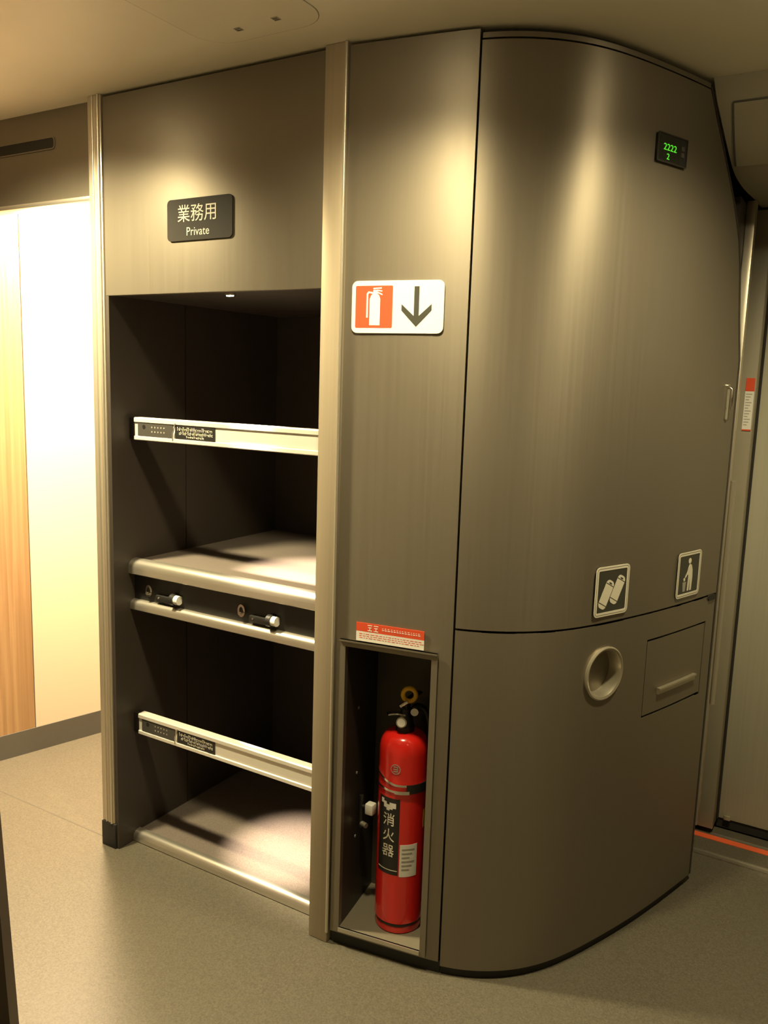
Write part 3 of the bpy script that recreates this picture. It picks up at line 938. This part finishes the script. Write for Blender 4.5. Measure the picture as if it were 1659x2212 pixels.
# ------------------------------------------------------------------ exterior door side
# curved header cover that comes down from the ceiling over the door
arc = [(1.474, 0.566, CEIL), (1.481, 0.580, 2.165), (1.489, 0.600, 2.130), (1.503, 0.655, 2.066), (1.512, 0.720, 2.022), (1.520, 0.790, 2.004), (1.526, 0.880, 2.000), (1.530, 1.0, 2.004), (1.530, 1.2, 2.010)]
def smooth3(p, n=4):
    return [tuple(q) for q in smoothpath([V(a) for a in p], n)]
sa = smooth3(arc)
v, f = [], []
for (x, y, z) in sa:
    v += [(x, y, z), (3.35, y, z), (3.35, y + 0.010, z + 0.014), (x, y + 0.010, z + 0.014)]
n_ = len(sa)
v = [(a, b, min(c, CEIL - 0.0002)) for a, b, c in v]
for i in range(n_ - 1):
    for k in range(4):
        l = (k + 1) % 4
        f.append((i*4 + k, i*4 + l, i*4 + 4 + l, i*4 + 4 + k))
f += [(0, 1, 2, 3), tuple(len(v) - 1 - k for k in range(4))]
cove = link('trim_3', v, f, 'cove', None, smooth=True); tag(cove, kind='structure')
# inspection lid set into the cover
ins = [(x, y, z) for (x, y, z) in sa if 2.025 < z < 2.150]
v, f = [], []
for (x, y, z) in ins:
    v += [(1.522, y - 0.003, z - 0.003), (2.6, y - 0.003, z - 0.003), (2.6, y + 0.003, z + 0.003), (1.522, y + 0.003, z + 0.003)]
for i in range(len(ins) - 1):
    for k in range(4):
        l = (k + 1) % 4
        f.append((i*4 + k, i*4 + l, i*4 + 4 + l, i*4 + 4 + k))
f += [(0, 1, 2, 3), tuple(len(v) - 1 - k for k in range(4))]
link('inspection_lid', v, f, 'cove', cove, smooth=True)
cyl('lid_joint', (1.5195, ins[0][1] - 0.0015, ins[0][2] + 0.001), (2.6, ins[0][1] - 0.0015, ins[0][2] + 0.001), 0.0022, 'base', cove, 8)
tube('lid_joint', [(1.5195, y - 0.0015, z - 0.0015) for (x, y, z) in ins], 0.0022, 'base', cove, 8)

wp = box('wall_pocket', 1.30, 1.512, 0.87, 1.24, 0.0, 1.99, 'interior'); tag(wp, kind='structure')
tj = box('trim_4', 1.5125, 1.5375, 0.985, 1.02, 0.10, 2.0, 'alu_v', None, 0.002); tag(tj, kind='structure')
tag(box('trim_5', 1.5125, 1.5665, 1.1255, 1.20, 0.03, 2.0, 'wall', None, 0.002), kind='structure')
cyl('grab_rail', (1.5445, 1.010, 0.50), (1.5445, 1.010, 1.20), 0.007, 'alu_v', tj, 14)
d1 = box('door_1', 1.568, 2.42, 1.19, 1.23, 0.045, 1.995, 'door', None, 0.004); tag(d1, kind='structure')
box('door_gasket', 1.5675, 1.5742, 1.186, 1.1895, 0.045, 1.995, 'joint', d1)
box('door_stop', 1.590, 1.612, 1.180, 1.1895, 0.046, 0.062, 'ring', d1, 0.003)
box('door_foot_gap', 1.568, 2.42, 1.196, 1.226, 0.012, 0.045, 'joint', d1)
tag(box('wall_door_side', 2.425, 3.35, 1.19, 1.24, 0.0, 1.995, 'wall'), kind='structure')
tag(box('wall_door_back', -0.03, 3.35, 1.24, 1.30, 0.0, CEIL, 'dark_wall'), kind='structure')
th = box('trim_6', 1.5125, 3.35, 1.008, 1.19, 0.0, 0.010, 'floor', None); tag(th, kind='structure')
box('threshold_strip', 1.530, 3.35, 1.000, 1.012, 0.0, 0.013, 'alu', th, 0.002)
box('threshold_strip', 1.560, 3.35, 1.128, 1.140, 0.010, 0.0125, 'alu', th)
box('orange_stripe', 1.513, 3.35, 1.094, 1.122, 0.010, 0.0118, 'orange', th)

# notice on the door jamb
fj = Frame((1.5500, 1.1250, 1.427), (1, 0, 0), (0, 0, 1), (0, -1, 0))
nj = empty('jamb_notice', fj.o + V((0, 0, -0.08)), 'narrow white notice with orange head on the exterior door jamb', 'notice')
prism('plate', [rect(-0.0128, 0.0128, -0.080, 0.080)], fj, 0.0004, 0.0016, 'white', nj)
prism('orange_head', [rect(-0.0128, 0.0128, 0.040, 0.080)], fj, 0.0016, 0.0020, 'red', nj)
prism('print', [rect(-0.010, 0.008 - 0.004 * (k % 3), 0.030 - k * 0.0085, 0.0325 - k * 0.0085) for k in range(12)], fj, 0.0016, 0.0019, 'greyprint', nj)
prism('orange_foot', [rect(-0.0128, 0.0128, -0.080, -0.076)], fj, 0.0016, 0.0020, 'red', nj)

# ------------------------------------------------------------------ ceiling hatch
HX0, HX1, HY0, HY1 = 0.505, 0.832, -0.76, -0.108
fh = Frame(((HX0 + HX1) / 2, (HY0 + HY1) / 2, CEIL), (1, 0, 0), (0, 1, 0), (0, 0, -1))
hat = empty('ceiling_hatch', fh.o, 'rounded beige access hatch set flush in the ceiling with two latches', 'hatch')
W_, H_ = HX1 - HX0, HY1 - HY0
ring('joint', rrect(W_, H_, 0.075, 8), rrect(W_ - 0.004, H_ - 0.004, 0.073, 8), fh, 0.0002, 0.0008, 'wall', hat)
prism('lid', [rrect(W_ - 0.004, H_ - 0.004, 0.073, 8)], fh, 0.0002, 0.0014, 'hatch', hat)
for x, y in ((0.622, -0.164), (0.729, -0.170)):
    a, b = x - fh.o.x, y - fh.o.y
    l_ = prism('latch', [rect(a - 0.008, a + 0.008, b - 0.008, b + 0.008)], fh, 0.0014, 0.0024, 'wall', hat)
    prism('latch_slot', [rect(a - 0.006, a + 0.006, b - 0.005, b - 0.002), rect(a - 0.006, a + 0.006, b + 0.002, b + 0.005)], fh, 0.0024, 0.0028, 'base', l_)

# ------------------------------------------------------------------ lamps
def downlight(x, y, power, angle, tilt, label, zc=CEIL):
    e = empty('downlight', (x, y, zc), label, 'lamp', 'ceiling downlights')
    fr = Frame((x, y, zc), (1, 0, 0), (0, 1, 0), (0, 0, -1))
    ring('rim', circ(0, 0, 0.052, 32), circ(0, 0, 0.040, 32), fr, 0.0, 0.004, 'alu', e)
    v, f = lathegeo([(0.0395, zc - 0.001), (0.037, zc - 0.006), (0.030, zc - 0.012), (0.018, zc - 0.016), (0.004, zc - 0.0175)], x, y, 24)
    link('lens', v, f, 'lens', e, smooth=True)
    ld_ = bpy.data.lights.new('downlight', 'SPOT')
    ld_.energy = power
    ld_.color = WARM
    ld_.spot_size = math.radians(angle)
    ld_.spot_blend = 0.9
    ld_.shadow_soft_size = 0.05
    lo = bpy.data.objects.new('bulb', ld_)
    COL.objects.link(lo)
    lo.parent = e
    lo.location = (0, 0, -0.035)
    lo.rotation_euler = (math.radians(tilt), 0, 0)
DL = ['round ceiling downlight between the passage opening and the open rack',
      'round ceiling downlight in front of the extinguisher cabinet',
      'round ceiling downlight between the waste cabinet and the exterior door',
      'added unseen fill lamp on the ceiling near the back wall, on the rack side',
      'added unseen fill lamp on the ceiling near the right wall']
for ((x, y), p_, a_, t_), l_ in zip(DOWN_AND_FILL_LIGHTS, DL):
    downlight(x, y, p_, a_, t_, l_)

# passage lamp beyond the opening
pl_ = empty('passage_lamp', (-0.60, 0.45, CEIL), 'square ceiling lamp of the bright passage behind the opening', 'lamp')
fr = Frame((-0.60, 0.45, CEIL), (1, 0, 0), (0, 1, 0), (0, 0, -1))
ring('rim', rrect(0.20, 0.20, 0.02), rrect(0.17, 0.17, 0.015), fr, 0.0, 0.010, 'alu', pl_)
prism('diffuser', [rrect(0.168, 0.168, 0.015)], fr, 0.0, 0.004, 'diffuser', pl_)
al = bpy.data.lights.new('passage_lamp', 'AREA')
al.shape = 'SQUARE'; al.size = 0.16
al.energy = CORRIDOR_POWER
al.color = (1.0, 0.75, 0.48)
ao = bpy.data.objects.new('tube', al)
COL.objects.link(ao); ao.parent = pl_; ao.location = (0, 0, -0.016)
